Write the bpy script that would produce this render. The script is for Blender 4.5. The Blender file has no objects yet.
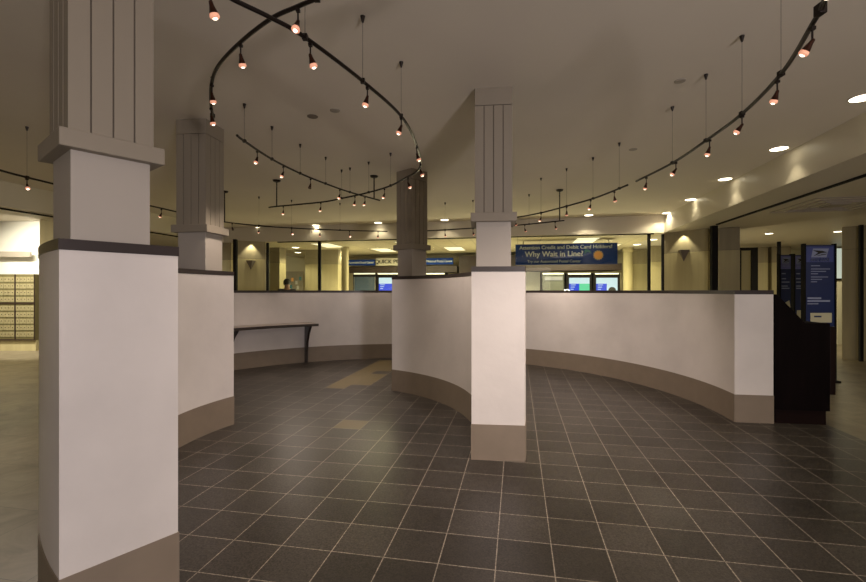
import bpy, bmesh, math, random
from mathutils import Vector, Matrix
random.seed(7)
S = bpy.context.scene
COL = S.collection
PI = math.pi
A = math.radians(10.72)            # the building's grid is turned this much from the view axis
CA, SA = math.cos(A), math.sin(A)
EYE = 1.47
F = 446.7
HC = 3.25                          # main ceiling
HL = 2.84                          # lower ceilings
def W(u, v): return (u*CA + v*SA, -u*SA + v*CA)
def UV(x, y): return (x*CA - y*SA, x*SA + y*CA)
def ray(px, Z): return ((px-433.0)/F*Z, Z)
def on_v(px, v):                   # point of the plane v = const seen in this direction
    r = (px-433.0)/F; Z = v/(r*SA+CA); return (r*Z, Z)
def hz(py, Z): return EYE + (291.3-py)*Z/F

# ---------------------------------------------------------------- materials
def mat(name, col, rough=.6, metal=0, emit=None, es=0, noise=None, bump=None, spec=.5):
    m = bpy.data.materials.new(name); m.use_nodes = True
    nt = m.node_tree; b = nt.nodes['Principled BSDF']
    b.inputs['Base Color'].default_value = (*col, 1); b.inputs['Roughness'].default_value = rough
    b.inputs['Metallic'].default_value = metal; b.inputs['Specular IOR Level'].default_value = spec
    if emit: b.inputs['Emission Color'].default_value = (*emit, 1); b.inputs['Emission Strength'].default_value = es
    tc = nt.nodes.new('ShaderNodeTexCoord')
    if noise:
        sc, amt, stretch = noise
        mp = nt.nodes.new('ShaderNodeMapping'); mp.inputs['Scale'].default_value = stretch
        nt.links.new(tc.outputs['Object'], mp.inputs[0])
        n = nt.nodes.new('ShaderNodeTexNoise'); n.inputs['Scale'].default_value = sc; n.inputs['Detail'].default_value = 6
        nt.links.new(mp.outputs[0], n.inputs[0])
        r = nt.nodes.new('ShaderNodeValToRGB')
        r.color_ramp.elements[0].position = .3; r.color_ramp.elements[1].position = .7
        r.color_ramp.elements[0].color = (*[c*(1-amt) for c in col], 1)
        r.color_ramp.elements[1].color = (*[min(1, c*(1+amt)) for c in col], 1)
        nt.links.new(n.outputs[0], r.inputs[0]); nt.links.new(r.outputs[0], b.inputs['Base Color'])
    if bump:
        sc, st, di = bump
        n2 = nt.nodes.new('ShaderNodeTexNoise'); n2.inputs['Scale'].default_value = sc; n2.inputs['Detail'].default_value = 5
        nt.links.new(tc.outputs['Object'], n2.inputs[0])
        bp = nt.nodes.new('ShaderNodeBump'); bp.inputs['Strength'].default_value = st; bp.inputs['Distance'].default_value = di
        nt.links.new(n2.outputs[0], bp.inputs['Height']); nt.links.new(bp.outputs[0], b.inputs['Normal'])
    return m

M = {}
M['plaster'] = mat('trowelled_plaster', (.655, .61, .59), .42, noise=(2.2, .06, (1, 1, 1)), bump=(8, .22, .015))
M['skirt'] = mat('brown_skirting', (.215, .17, .128), .5, noise=(6, .05, (1, 1, 1)))
M['cap'] = mat('dark_cap', (.035, .026, .026), .35, bump=(30, .15, .004))
M['column'] = mat('column_paint', (.265, .228, .178), .55)
M['shaftp'] = mat('column_shaft_plaster', (.40, .36, .32), .5, bump=(9, .2, .01))
M['groove'] = mat('groove_shadow_gap', (.10, .08, .06), .8)
M['ceil'] = mat('ceiling_paint', (.68, .62, .53), .8, noise=(.7, .03, (1, 1, 1)), bump=(3, .1, .01))
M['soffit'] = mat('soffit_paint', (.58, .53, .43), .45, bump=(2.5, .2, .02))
M['wall'] = mat('lobby_wall', (.50, .44, .27), .7)
M['white'] = mat('white_wall', (.75, .74, .68), .7)
M['bronze'] = mat('track_bronze', (.018, .012, .010), .4, .6)
M['cable'] = mat('hanging_cable', (.16, .13, .11), .5, .5)
M['copper'] = mat('spot_housing', (.05, .018, .010), .35, .7)
M['bulb'] = mat('lamp_glass', (.6, .35, .25), .3, emit=(1, .42, .26), es=.6)
M['bulbcore'] = mat('lamp_filament', (1, .9, .7), .3, emit=(1, .80, .60), es=5)
M['glassoff'] = mat('unlit_lamp_glass', (.12, .08, .06), .2)
M['black'] = mat('black_frame', (.006, .005, .005), .8, spec=.2)
M['wood'] = mat('dark_wood', (.004, .0022, .0025), .5, spec=.05, noise=(12, .3, (1, 1, .1)))
M['woodedge'] = mat('dark_red_wood', (.009, .0035, .003), .5, spec=.1)
M['stone'] = mat('pier_stone', (.40, .345, .19), .7, noise=(9, .10, (1, 1, .06)), bump=(40, .15, .006))
M['stonedk'] = mat('pier_band', (.27, .23, .14), .7, noise=(9, .10, (1, 1, .06)))
M['ledge'] = mat('ledge_top', (.30, .25, .22), .3)
M['ledgedk'] = mat('ledge_edge', (.03, .022, .02), .35)
M['navy'] = mat('navy_panel', (.010, .022, .11), .4)
M['navysign'] = mat('navy_sign', (.003, .036, .22), .7, spec=.2)
M['navylt'] = mat('pale_blue_panel', (.05, .07, .28), .4)
M['lav'] = mat('lavender_print', (.16, .17, .50), .4)
M['signtext'] = mat('sign_lettering', (.85, .88, .85), .5)
M['dim'] = mat('dim_lettering', (.26, .30, .50), .5)
M['sun'] = mat('sun_orange', (.85, .38, .07), .5)
M['sunray'] = mat('sun_yellow', (.80, .60, .22), .5)
M['teal'] = mat('teal_print', (.04, .20, .20), .5)
M['cream'] = mat('cream_print', (.55, .52, .40), .6)
M['inkblk'] = mat('black_lettering', (.01, .01, .01), .6)
M['brown'] = mat('counter_brown', (.03, .017, .012), .45)
M['greypane'] = mat('grey_shutter', (.11, .115, .095), .35)
M['bluepane'] = mat('unlit_screen', (.06, .085, .12), .15)
M['steel'] = mat('steel', (.35, .35, .33), .3, .8)
M['s_white'] = mat('screen_white', (0, 0, 0), .4, emit=(.75, .95, 1), es=.95)
M['s_blue'] = mat('screen_blue', (0, 0, 0), .4, emit=(.0, .06, .85), es=.9)
M['s_green'] = mat('screen_green', (0, 0, 0), .4, emit=(.12, .75, .38), es=1.0)
M['tube'] = mat('light_strip', (.9, .9, .8), .4, emit=(1, .93, .72), es=.6)
M['troffer'] = mat('troffer_lens', (.9, .9, .8), .4, emit=(1, .90, .58), es=1.0)
M['dl'] = mat('downlight_lens', (.9, .9, .8), .4, emit=(1, .90, .66), es=7)
M['trimring'] = mat('downlight_trim', (.55, .5, .42), .4)
M['plate'] = mat('ceiling_plate', (.33, .29, .24), .6)
M['platedk'] = mat('dusty_vent', (.16, .13, .10), .7)
M['skin'] = mat('skin', (.35, .19, .13), .55)
M['hair'] = mat('black_hair', (.008, .006, .006), .5)
M['coat'] = mat('dark_coat', (.02, .02, .025), .8)
M['box'] = mat('mailbox_metal', (.13, .11, .05), .45, .2)
M['boxdoor'] = mat('mailbox_door', (.30, .265, .15), .35, .2)
M['window'] = mat('daylit_panel', (.5, .55, .5), .5, emit=(.75, .85, .72), es=.55)

def floor_tile():
    m = bpy.data.materials.new('dark_floor_tile'); m.use_nodes = True
    nt = m.node_tree; N = nt.nodes; L = nt.links; b = N['Principled BSDF']
    tc = N.new('ShaderNodeTexCoord')
    mp = N.new('ShaderNodeMapping'); mp.inputs['Location'].default_value = (1.6374+.3048*40+.0015, -2.3662+.3048*40+.0015, 0)
    L.new(tc.outputs['Object'], mp.inputs[0])
    br = N.new('ShaderNodeTexBrick'); br.offset = 0; br.squash = 1
    br.inputs['Scale'].default_value = 1; br.inputs['Brick Width'].default_value = .3048; br.inputs['Row Height'].default_value = .3048
    br.inputs['Mortar Size'].default_value = .003; br.inputs['Mortar Smooth'].default_value = .2; br.inputs['Bias'].default_value = 0
    br.inputs['Color1'].default_value = (.030, .0255, .022, 1); br.inputs['Color2'].default_value = (.050, .043, .037, 1)
    br.inputs['Mortar'].default_value = (.29, .25, .205, 1)
    L.new(mp.outputs[0], br.inputs[0])
    n = N.new('ShaderNodeTexNoise'); n.inputs['Scale'].default_value = 85; n.inputs['Detail'].default_value = 4; n.inputs['Roughness'].default_value = .8
    L.new(tc.outputs['Object'], n.inputs[0])
    n3 = N.new('ShaderNodeTexNoise'); n3.inputs['Scale'].default_value = 1.6; n3.inputs['Detail'].default_value = 4
    L.new(tc.outputs['Object'], n3.inputs[0])
    mx = N.new('ShaderNodeMix'); mx.data_type = 'RGBA'; mx.blend_type = 'OVERLAY'; mx.inputs[0].default_value = .6
    rp = N.new('ShaderNodeValToRGB'); rp.color_ramp.elements[0].position = .36; rp.color_ramp.elements[1].position = .66
    L.new(n.outputs[0], rp.inputs[0]); L.new(br.outputs['Color'], mx.inputs[6]); L.new(rp.outputs[0], mx.inputs[7])
    mx2 = N.new('ShaderNodeMix'); mx2.data_type = 'RGBA'; mx2.blend_type = 'OVERLAY'; mx2.inputs[0].default_value = .35
    L.new(mx.outputs[2], mx2.inputs[6]); L.new(n3.outputs[0], mx2.inputs[7])
    # a short row of paler, yellowish tiles towards the back of the ring
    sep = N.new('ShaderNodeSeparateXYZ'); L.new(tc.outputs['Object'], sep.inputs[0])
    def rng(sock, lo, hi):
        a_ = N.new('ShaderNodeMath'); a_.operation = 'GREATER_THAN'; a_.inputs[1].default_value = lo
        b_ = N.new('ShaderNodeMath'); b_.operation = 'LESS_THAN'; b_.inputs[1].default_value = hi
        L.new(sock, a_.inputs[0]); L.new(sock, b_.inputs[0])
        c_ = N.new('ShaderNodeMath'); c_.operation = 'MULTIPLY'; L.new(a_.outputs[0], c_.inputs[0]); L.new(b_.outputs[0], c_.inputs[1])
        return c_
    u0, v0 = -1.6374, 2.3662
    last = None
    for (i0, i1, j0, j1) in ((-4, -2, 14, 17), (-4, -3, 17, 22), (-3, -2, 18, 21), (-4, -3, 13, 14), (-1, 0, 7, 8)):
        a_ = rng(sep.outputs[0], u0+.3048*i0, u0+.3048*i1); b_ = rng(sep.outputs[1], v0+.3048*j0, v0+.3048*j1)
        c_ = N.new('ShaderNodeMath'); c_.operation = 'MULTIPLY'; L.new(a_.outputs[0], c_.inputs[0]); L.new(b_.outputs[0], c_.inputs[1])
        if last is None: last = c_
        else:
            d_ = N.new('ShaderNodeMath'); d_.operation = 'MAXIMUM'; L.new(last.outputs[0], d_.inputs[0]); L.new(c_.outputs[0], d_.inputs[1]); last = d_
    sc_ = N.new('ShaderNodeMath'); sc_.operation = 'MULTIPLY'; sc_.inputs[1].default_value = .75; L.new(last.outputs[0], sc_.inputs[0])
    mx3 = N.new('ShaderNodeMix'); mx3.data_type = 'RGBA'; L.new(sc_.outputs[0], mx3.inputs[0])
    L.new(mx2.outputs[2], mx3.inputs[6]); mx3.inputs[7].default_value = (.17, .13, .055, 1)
    L.new(mx3.outputs[2], b.inputs['Base Color'])
    b.inputs['Roughness'].default_value = .36; b.inputs['Specular IOR Level'].default_value = .5
    bp = N.new('ShaderNodeBump'); bp.inputs['Strength'].default_value = .12; bp.inputs['Distance'].default_value = .004
    L.new(n.outputs[0], bp.inputs['Height']); L.new(bp.outputs[0], b.inputs['Normal'])
    return m
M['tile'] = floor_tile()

def marble():
    m = bpy.data.materials.new('lobby_marble'); m.use_nodes = True
    nt = m.node_tree; N = nt.nodes; L = nt.links; b = N['Principled BSDF']
    tc = N.new('ShaderNodeTexCoord')
    n = N.new('ShaderNodeTexNoise'); n.inputs['Scale'].default_value = 2.6; n.inputs['Detail'].default_value = 9; n.inputs['Roughness'].default_value = .65
    n.inputs['Distortion'].default_value = 1.2
    L.new(tc.outputs['Object'], n.inputs[0])
    r = N.new('ShaderNodeValToRGB'); r.color_ramp.elements[0].position = .35; r.color_ramp.elements[1].position = .68
    r.color_ramp.elements[0].color = (.13, .105, .07, 1); r.color_ramp.elements[1].color = (.25, .21, .145, 1)
    L.new(n.outputs[0], r.inputs[0])
    br = N.new('ShaderNodeTexBrick'); br.offset = 0; br.inputs['Scale'].default_value = 1
    br.inputs['Brick Width'].default_value = .61; br.inputs['Row Height'].default_value = .61; br.inputs['Mortar Size'].default_value = .002
    br.inputs['Color1'].default_value = (1, 1, 1, 1); br.inputs['Color2'].default_value = (.86, .86, .86, 1); br.inputs['Mortar'].default_value = (.35, .35, .35, 1)
    mp = N.new('ShaderNodeMapping'); mp.inputs['Location'].default_value = (24.4, 24.4, 0); L.new(tc.outputs['Object'], mp.inputs[0]); L.new(mp.outputs[0], br.inputs[0])
    mx = N.new('ShaderNodeMix'); mx.data_type = 'RGBA'; mx.blend_type = 'MULTIPLY'; mx.inputs[0].default_value = 1
    L.new(r.outputs[0], mx.inputs[6]); L.new(br.outputs['Color'], mx.inputs[7]); L.new(mx.outputs[2], b.inputs['Base Color'])
    b.inputs['Roughness'].default_value = .4
    return m
M['marble'] = marble()

def ceil_grid():
    m = bpy.data.materials.new('lobby_ceiling_tile'); m.use_nodes = True
    nt = m.node_tree; N = nt.nodes; L = nt.links; b = N['Principled BSDF']
    tc = N.new('ShaderNodeTexCoord'); mp = N.new('ShaderNodeMapping'); mp.inputs['Location'].default_value = (24.4, 24.4, 0)
    br = N.new('ShaderNodeTexBrick'); br.offset = 0; br.inputs['Scale'].default_value = 1
    br.inputs['Brick Width'].default_value = .61; br.inputs['Row Height'].default_value = .61; br.inputs['Mortar Size'].default_value = .012
    br.inputs['Color1'].default_value = (.60, .53, .33, 1); br.inputs['Color2'].default_value = (.57, .50, .31, 1); br.inputs['Mortar'].default_value = (.40, .35, .22, 1)
    L.new(tc.outputs['Object'], mp.inputs[0]); L.new(mp.outputs[0], br.inputs[0]); L.new(br.outputs['Color'], b.inputs['Base Color'])
    b.inputs['Roughness'].default_value = .6
    return m
M['ctile'] = ceil_grid()

def glass():
    m = bpy.data.materials.new('clear_glass'); m.use_nodes = True
    nt = m.node_tree; N = nt.nodes; L = nt.links
    for n in list(N): N.remove(n)
    o = N.new('ShaderNodeOutputMaterial'); t = N.new('ShaderNodeBsdfTransparent'); g = N.new('ShaderNodeBsdfGlossy'); g.inputs['Roughness'].default_value = .02
    t.inputs[0].default_value = (.95, .97, .94, 1)
    x = N.new('ShaderNodeMixShader'); x.inputs[0].default_value = .03
    L.new(t.outputs[0], x.inputs[1]); L.new(g.outputs[0], x.inputs[2]); L.new(x.outputs[0], o.inputs[0])
    return m
M['glass'] = glass()

# ---------------------------------------------------------------- mesh helpers
class MB:
    def __init__(s): s.bm = bmesh.new()
    def box(s, x0, x1, y0, y1, z0, z1):
        vs = [s.bm.verts.new((x, y, z)) for z in (z0, z1) for (x, y) in ((x0, y0), (x1, y0), (x1, y1), (x0, y1))]
        for f in ((3, 2, 1, 0), (4, 5, 6, 7), (0, 1, 5, 4), (1, 2, 6, 5), (2, 3, 7, 6), (3, 0, 4, 7)):
            s.bm.faces.new([vs[i] for i in f])
        return s
    def prism(s, pts, z0, z1):
        a = [s.bm.verts.new((p[0], p[1], z0)) for p in pts]; b = [s.bm.verts.new((p[0], p[1], z1)) for p in pts]
        n = len(pts)
        s.bm.faces.new(a[::-1]); s.bm.faces.new(b)
        for i in range(n): s.bm.faces.new((a[i], a[(i+1) % n], b[(i+1) % n], b[i]))
        return s
    def band(s, inner, outer, z0, z1):          # strip between two polylines of equal length, closed solid
        I0 = [s.bm.verts.new((*p, z0)) for p in inner]; I1 = [s.bm.verts.new((*p, z1)) for p in inner]
        O0 = [s.bm.verts.new((*p, z0)) for p in outer]; O1 = [s.bm.verts.new((*p, z1)) for p in outer]
        fn = s.bm.faces.new
        for i in range(len(inner)-1):
            fn((I0[i], I0[i+1], I1[i+1], I1[i])); fn((O0[i+1], O0[i], O1[i], O1[i+1]))
            fn((I1[i], I1[i+1], O1[i+1], O1[i])); fn((I0[i+1], I0[i], O0[i], O0[i+1]))
        fn((I0[0], I1[0], O1[0], O0[0])); fn((I0[-1], O0[-1], O1[-1], I1[-1]))
        return s
    def lathe(s, prof, n=16, mtx=None, cap=True):   # prof = [(r, z)...]
        rings = []
        for r, z in prof:
            rings.append([s.bm.verts.new((r*math.cos(2*PI*k/n), r*math.sin(2*PI*k/n), z)) for k in range(n)])
        for a, b in zip(rings, rings[1:]):
            for k in range(n): s.bm.faces.new((a[k], a[(k+1) % n], b[(k+1) % n], b[k]))
        if cap: s.bm.faces.new(rings[0][::-1]); s.bm.faces.new(rings[-1])
        if mtx is not None:
            for rg in rings:
                for v in rg: v.co = mtx @ v.co
        return s
    def tube(s, pts, r, n=8):
        P = [Vector(p) for p in pts]; rings = []
        for i, p in enumerate(P):
            t = (P[min(i+1, len(P)-1)] - P[max(i-1, 0)]).normalized()
            up = Vector((0, 0, 1)) if abs(t.z) < .9 else Vector((1, 0, 0))
            a = t.cross(up).normalized(); b = a.cross(t)
            rings.append([s.bm.verts.new(p + r*(math.cos(2*PI*k/n)*a + math.sin(2*PI*k/n)*b)) for k in range(n)])
        for a, b in zip(rings, rings[1:]):
            for k in range(n): s.bm.faces.new((a[k], a[(k+1) % n], b[(k+1) % n], b[k]))
        s.bm.faces.new(rings[0][::-1]); s.bm.faces.new(rings[-1])
        return s
    def build(s, name, m, parent=None, smooth=False, bevel=0):
        bmesh.ops.recalc_face_normals(s.bm, faces=s.bm.faces)
        me = bpy.data.meshes.new(name); s.bm.to_mesh(me); s.bm.free()
        me.materials.append(m)
        o = bpy.data.objects.new(name, me); COL.objects.link(o)
        if parent: o.parent = parent
        if smooth:
            for p in me.polygons: p.use_smooth = True
            me.set_sharp_from_angle(angle=math.radians(35))
        if bevel:
            md = o.modifiers.new('bevel', 'BEVEL'); md.width = bevel; md.segments = 2; md.limit_method = 'ANGLE'
        return o
def thing(name, label, cat, loc=(0, 0, 0), rz=0, group=None):
    o = bpy.data.objects.new(name, None); COL.objects.link(o); o.empty_display_size = .1
    o.location = loc; o.rotation_euler = (0, 0, rz); o['label'] = label; o['category'] = cat
    if group: o['group'] = group
    return o
def tag(o, label, cat, group=None):
    o['label'] = label; o['category'] = cat
    if group: o['group'] = group
    return o
def struct(o): o['kind'] = 'structure'; return o
def copy_tree(o, parent=None):
    c = o.copy(); COL.objects.link(c); c.parent = parent
    for ch in list(o.children): copy_tree(ch, c)
    return c
def text(body, size, m, parent, loc, name='lettering', bold=.0, ext=.002, sx=1, align='CENTER'):
    cu = bpy.data.curves.new(name, 'FONT'); cu.body = body; cu.size = size; cu.align_x = align; cu.align_y = 'CENTER'
    cu.extrude = ext
    t = bpy.data.objects.new('tmp', cu); COL.objects.link(t)
    bpy.context.view_layer.update()
    me = bpy.data.meshes.new_from_object(t.evaluated_get(bpy.context.evaluated_depsgraph_get()))
    bpy.data.objects.remove(t); bpy.data.curves.remove(cu)
    me.transform(Matrix.Diagonal((sx, 1, 1, 1))); me.transform(Matrix.Rotation(PI/2, 4, 'X'))
    if bold:                       # heavier strokes: the same outlines again, a hair to each side
        bm_ = bmesh.new(); bm_.from_mesh(me)
        for dx, dz in ((bold, 0), (-bold, 0), (0, bold)):
            m2 = me.copy(); m2.transform(Matrix.Translation((dx, -.0003, dz))); bm_.from_mesh(m2); bpy.data.meshes.remove(m2)
        bm_.to_mesh(me); bm_.free()
    me.materials.clear(); me.materials.append(m)
    o = bpy.data.objects.new(name, me); COL.objects.link(o); o.location = loc; o.parent = parent
    return o
def light(name, kind, loc, power, col, parent=None, size=.05, rot=None, angle=None, blend=.5, sy=None):
    d = bpy.data.lights.new(name, kind); d.energy = power; d.color = col
    if kind == 'AREA':
        d.size = size
        if sy: d.shape = 'RECTANGLE'; d.size_y = sy
    else: d.shadow_soft_size = size
    if kind == 'SPOT': d.spot_size = angle; d.spot_blend = blend
    o = bpy.data.objects.new(name, d); COL.objects.link(o); o.location = loc
    if rot is not None: o.rotation_mode = 'QUATERNION'; o.rotation_quaternion = rot
    if parent: o.parent = parent
    return o
def arc(c, r, a0, a1, n):
    return [(c[0]+r*math.cos(a0+(a1-a0)*i/n), c[1]+r*math.sin(a0+(a1-a0)*i/n)) for i in range(n+1)]
def ang(c, p): return math.atan2(p[1]-c[1], p[0]-c[0])

# ---------------------------------------------------------------- shell
UL, UR, VB, VF = -14.5, 14.5, 16.8, -6.5       # outer walls
o = MB().box(UL, UR, VF, VB, -.1, 0).build('floor', M['marble']); o.rotation_euler.z = -A; struct(o)
# dark tile field: follows the outside of the dividers, then the ring, then the straight edge beside the desk
RC, RI, RO = (-.547, 5.746), 3.988, 4.38       # ring wall
tiles = [W(3.33, VF+.02), W(3.33, UV(4.33, 4.95)[1])]
tiles += arc(RC, RO-.06, math.radians(-9), math.radians(168), 60)
tiles += [(-2.75, 5.0), (-2.78, 4.4), (-2.6, 3.4), (-2.2, 2.6), (-1.5, 1.85), (-1.75, .5), W(-2.6, VF+.02)]
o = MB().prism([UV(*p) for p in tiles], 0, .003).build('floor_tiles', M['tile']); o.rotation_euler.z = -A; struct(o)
o = MB().box(UL, UR, VF, VB, HC, HC+.1).build('ceiling', M['ceil']); o.rotation_euler.z = -A; struct(o)
US, ULS, VS = 3.4, -8.2, 11.4
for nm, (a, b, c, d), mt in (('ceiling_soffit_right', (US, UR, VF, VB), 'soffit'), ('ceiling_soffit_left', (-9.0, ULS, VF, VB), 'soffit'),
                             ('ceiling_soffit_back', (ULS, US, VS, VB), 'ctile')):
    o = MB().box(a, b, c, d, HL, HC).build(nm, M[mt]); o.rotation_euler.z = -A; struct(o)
o = MB().box(ULS, US, VS-.03, VS, HL-.001, HC).build('trim_1', M['soffit']); o.rotation_euler.z = -A; struct(o)   # back fascia
for nm, (a, b, c, d) in (('wall_back', (UL, UR, VB, VB+.15)), ('wall_front', (UL, UR, VF-.15, VF)), ('wall_left', (UL-.15, UL, VF, VB)), ('wall_right', (UR, UR+.15, VF, VB))):
    o = MB().box(a, b, c, d, 0, HC).build(nm, M['wall']); o.rotation_euler.z = -A; struct(o)
# dark tracks on the soffits
for nm, (a, b, c, d) in (('trim_2', (4.0, 4.05, -3, 10.1)), ('trim_3', (-7.0+.4, 3.2, VS+.06, VS+.11)), ('trim_4', (-8.42, -8.37, -1, 11.0))):
    o = MB().box(a, b, c, d, HL-.022, HL).build(nm, M['black']); o.rotation_euler.z = -A; struct(o)

# glass partition behind the ring, between the two corner piers
pl, pr = on_v(267.5, VS+.08), on_v(663, VS+.08)
ul, ur = UV(*pl)[0], UV(*pr)[0]
fr = MB()
fr.box(ul, ur, VS+.05, VS+.12, 0, .08)
for px, w in ((267.5, .05), (319.5, .07), (649, .06), (663, .06)):
    u = UV(*on_v(px, VS+.08))[0]; fr.box(u-w/2, u+w/2, VS+.05, VS+.12, .08, HL-.022)
o = fr.build('window_1', M['black']); o.rotation_euler.z = -A; struct(o)
g = MB().box(ul, ur, VS+.08, VS+.09, .08, HL-.022).build('pane', M['glass'], o)

# ---------------------------------------------------------------- divider walls
TALL, LOW, SK, CAP = 1.68, 1.475, .312, .045
def divider(label, inner, outer, top, capname='cap'):
    cx = sum(p[0] for p in inner)/len(inner); cy = sum(p[1] for p in inner)/len(inner)
    t = thing('divider_wall', label, 'divider wall', (cx, cy, 0))
    sub = lambda L_: [(p[0]-cx, p[1]-cy) for p in L_]
    def off(P, Q, d):      # widen both sides by d, and lengthen the ends
        R = []
        for (a, b) in ((P, Q), (Q, P)):
            out = []
            for i in range(len(a)):
                v = Vector((a[i][0]-b[i][0], a[i][1]-b[i][1])); v.normalize(); out.append([a[i][0]+v.x*d, a[i][1]+v.y*d])
            for e, k in ((0, 1), (-1, -2)):
                v = Vector((a[e][0]-a[k][0], a[e][1]-a[k][1])); v.normalize(); out[e][0] += v.x*d; out[e][1] += v.y*d
            R.append([tuple(q) for q in out])
        return R
    i0, o0 = sub(inner), sub(outer)
    MB().band(i0, o0, SK, top-CAP).build('plaster_face', M['plaster'], t, smooth=True)
    i1, o1 = off(i0, o0, .004)
    MB().band(i1, o1, .003, SK).build('skirting', M['skirt'], t, smooth=True)
    i2, o2 = off(i0, o0, .003)
    MB().band(i2, o2, top-CAP, top).build(capname, M['cap'], t, smooth=True)
    return t
n = 48
# front-left wall
c1i, r1i = (-.249, 4.037), 2.129
c1o, r1o = (.55, 4.44), 3.35
in1 = arc(c1i, r1i, ang(c1i, (-1.228, 2.137)), ang(c1i, (-2.191, 4.911))-2*PI if ang(c1i, (-2.191, 4.911)) > 0 else ang(c1i, (-2.191, 4.911)), n)
e_out = (-2.76, 5.02)
out1 = arc(c1o, r1o, ang(c1o, (-1.494, 1.79)), ang(c1o, e_out)-2*PI if ang(c1o, e_out) > 0 else ang(c1o, e_out), n)
d1 = divider('tall curved white plaster wall in the left foreground, carrying two columns', in1, out1, TALL)
# centre wall
c2 = (-1.89, 4.617)
in2 = arc(c2, 2.343, ang(c2, (.335, 3.882)), ang(c2, (-.61, 6.566)), n)
out2 = arc(c2, 2.79, ang(c2, (.775, 3.838)), ang(c2, (-.61, 6.566)), n)
d2 = divider('tall curved white plaster wall in the centre, narrow end facing forward', in2, out2, TALL)
# ring
in3 = arc(RC, RI, ang(RC, (3.393, 4.985)), math.radians(170), 96)
out3 = arc(RC, RO, ang(RC, (3.757, 4.929)), math.radians(170), 96)
d3 = divider('long low ring wall of white plaster sweeping round behind, ending at the dark desk', in3, out3, LOW)

# ---------------------------------------------------------------- columns on the tall walls
def column(label, x, y, rz, base=TALL):
    t = thing('column', label, 'column', (x, y, base), rz)
    H = HC-base
    l0 = 2.075-base; l1 = 2.152-base; tb = HC-.15-base
    MB().box(-.152, .152, -.152, .152, 0, l0+.02).build('shaft', M['shaftp'], t, bevel=.003)
    MB().box(-.20, .20, -.20, .20, l0, l1).build('ledge', M['column'], t, bevel=.004)
    # grooved upper part: a dark core with four boards on every face
    h = .163; core = h-.008; g = .0035
    MB().box(-core, core, -core, core, l1, tb).build('groove_core', M['groove'], t)
    b = MB()
    xs = [-h, -.083, 0, .083, h]
    for i in range(4):
        x0 = xs[i]+(g if i else 0); x1 = xs[i+1]-(g if i < 3 else 0)
        b.box(x0, x1, -h, -core+.001, l1, tb-.006); b.box(x0, x1, core-.001, h, l1, tb-.006)
        y0, y1 = max(x0, -core), min(x1, core)
        b.box(-h, -core+.001, y0, y1, l1, tb-.006); b.box(core-.001, h, y0, y1, l1, tb-.006)
    b.build('grooved_boards', M['column'], t)
    MB().box(-h-.001, h+.001, -h-.001, h+.001, tb, H).build('top_band', M['column'], t, bevel=.002)
    return t
# column 1: just behind the end face of the front-left wall
n1 = Vector((.61, .79)).normalized(); b1 = Vector((-n1.y, n1.x))
p = Vector((-1.357, 1.9685)) + b1*.205
column('large grooved column on the near end of the foreground wall, ledge around it', -1.573, 2.124, math.atan2(.778, .628))
column('grooved square column at the far end of the foreground wall, corner towards the viewer', -2.49, 4.79, math.radians(-6.1))
n2 = Vector((.449, -.048)).normalized(); b2 = Vector((-n2.y, n2.x))
p = Vector((.558, 3.862)) + b2*.215
column('grooved square column standing on the near end of the centre wall', p.x-.033, p.y, math.atan2(n2.y, n2.x))
column('grooved square column on the far end of the centre wall, below the signs', -.315, 6.70, math.radians(47))

# ---------------------------------------------------------------- writing ledge on the ring wall
a0, a1 = math.radians(119.6), math.radians(147)
t = thing('writing_ledge', 'curved writing shelf on dark brackets fixed to the ring wall', 'shelf', (0, 0, 0))
MB().band(arc(RC, RI-.52, a0, a1, 20), arc(RC, RI-.006, a0, a1, 20), .79, .822).build('shelf_top', M['ledge'], t)
MB().band(arc(RC, RI-.535, a0-.004, a1, 20), arc(RC, RI-.52, a0-.004, a1, 20), .775, .824).build('shelf_edge', M['ledgedk'], t)
for an in (math.radians(121.2), math.radians(143.5)):
    prof = [(.006, 0.004), (.10, 0.004), (.115, .25), (.155, .45), (.25, .62), (.40, .775), (.49, .79), (.006, .79)]
    # plate standing on the floor, leaning out to carry the shelf
    bm_ = MB(); er = Vector((math.cos(an), math.sin(an))); et = Vector((-er.y, er.x))
    def pt(k, s_, q): c = Vector(RC)+er*(RI-q[0])+et*s_*.022; return bm_.bm.verts.new((c.x, c.y, q[1]))
    A_ = [pt(0, -1, q) for q in prof]; B_ = [pt(0, 1, q) for q in prof]
    bm_.bm.faces.new(A_); bm_.bm.faces.new(B_[::-1])
    for i in range(len(prof)): bm_.bm.faces.new((A_[i], A_[(i+1) % len(prof)], B_[(i+1) % len(prof)], B_[i]))
    bm_.build('bracket', M['ledgedk'], t)

# ---------------------------------------------------------------- desk at the right end of the ring
rz = math.atan2(4.929-4.985, 3.757-3.393)
t = thing('service_desk', 'black wooden counter desk with sloping side at the end of the ring wall', 'desk', (3.775, 4.93, 0), rz)
def yz_prism(b, pts, x0, x1):      # outline in x (pts) and z, extruded in y
    pass
Wd = .54
MB().box(.02, Wd-.02, .03, 1.35, .003, .16).build('plinth', M['woodedge'], t)
bm_ = MB()
prof = [(0, .16), (Wd, .16), (Wd, 1.115), (.30, 1.115), (.02, 1.43), (0, 1.43)]
A_ = [bm_.bm.verts.new((x, 0.0, z)) for x, z in prof]; B_ = [bm_.bm.verts.new((x, .03, z)) for x, z in prof]
bm_.bm.faces.new(A_[::-1]); bm_.bm.faces.new(B_)
for i in range(len(prof)): bm_.bm.faces.new((A_[i], A_[(i+1) % 6], B_[(i+1) % 6], B_[i]))
bm_.build('end_panel', M['wood'], t)
MB().box(0, .03, .03, 1.38, .16, 1.43).build('back_panel', M['wood'], t)
MB().box(.03, Wd, .03, 1.38, .16, .88).build('body', M['wood'], t)
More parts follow.
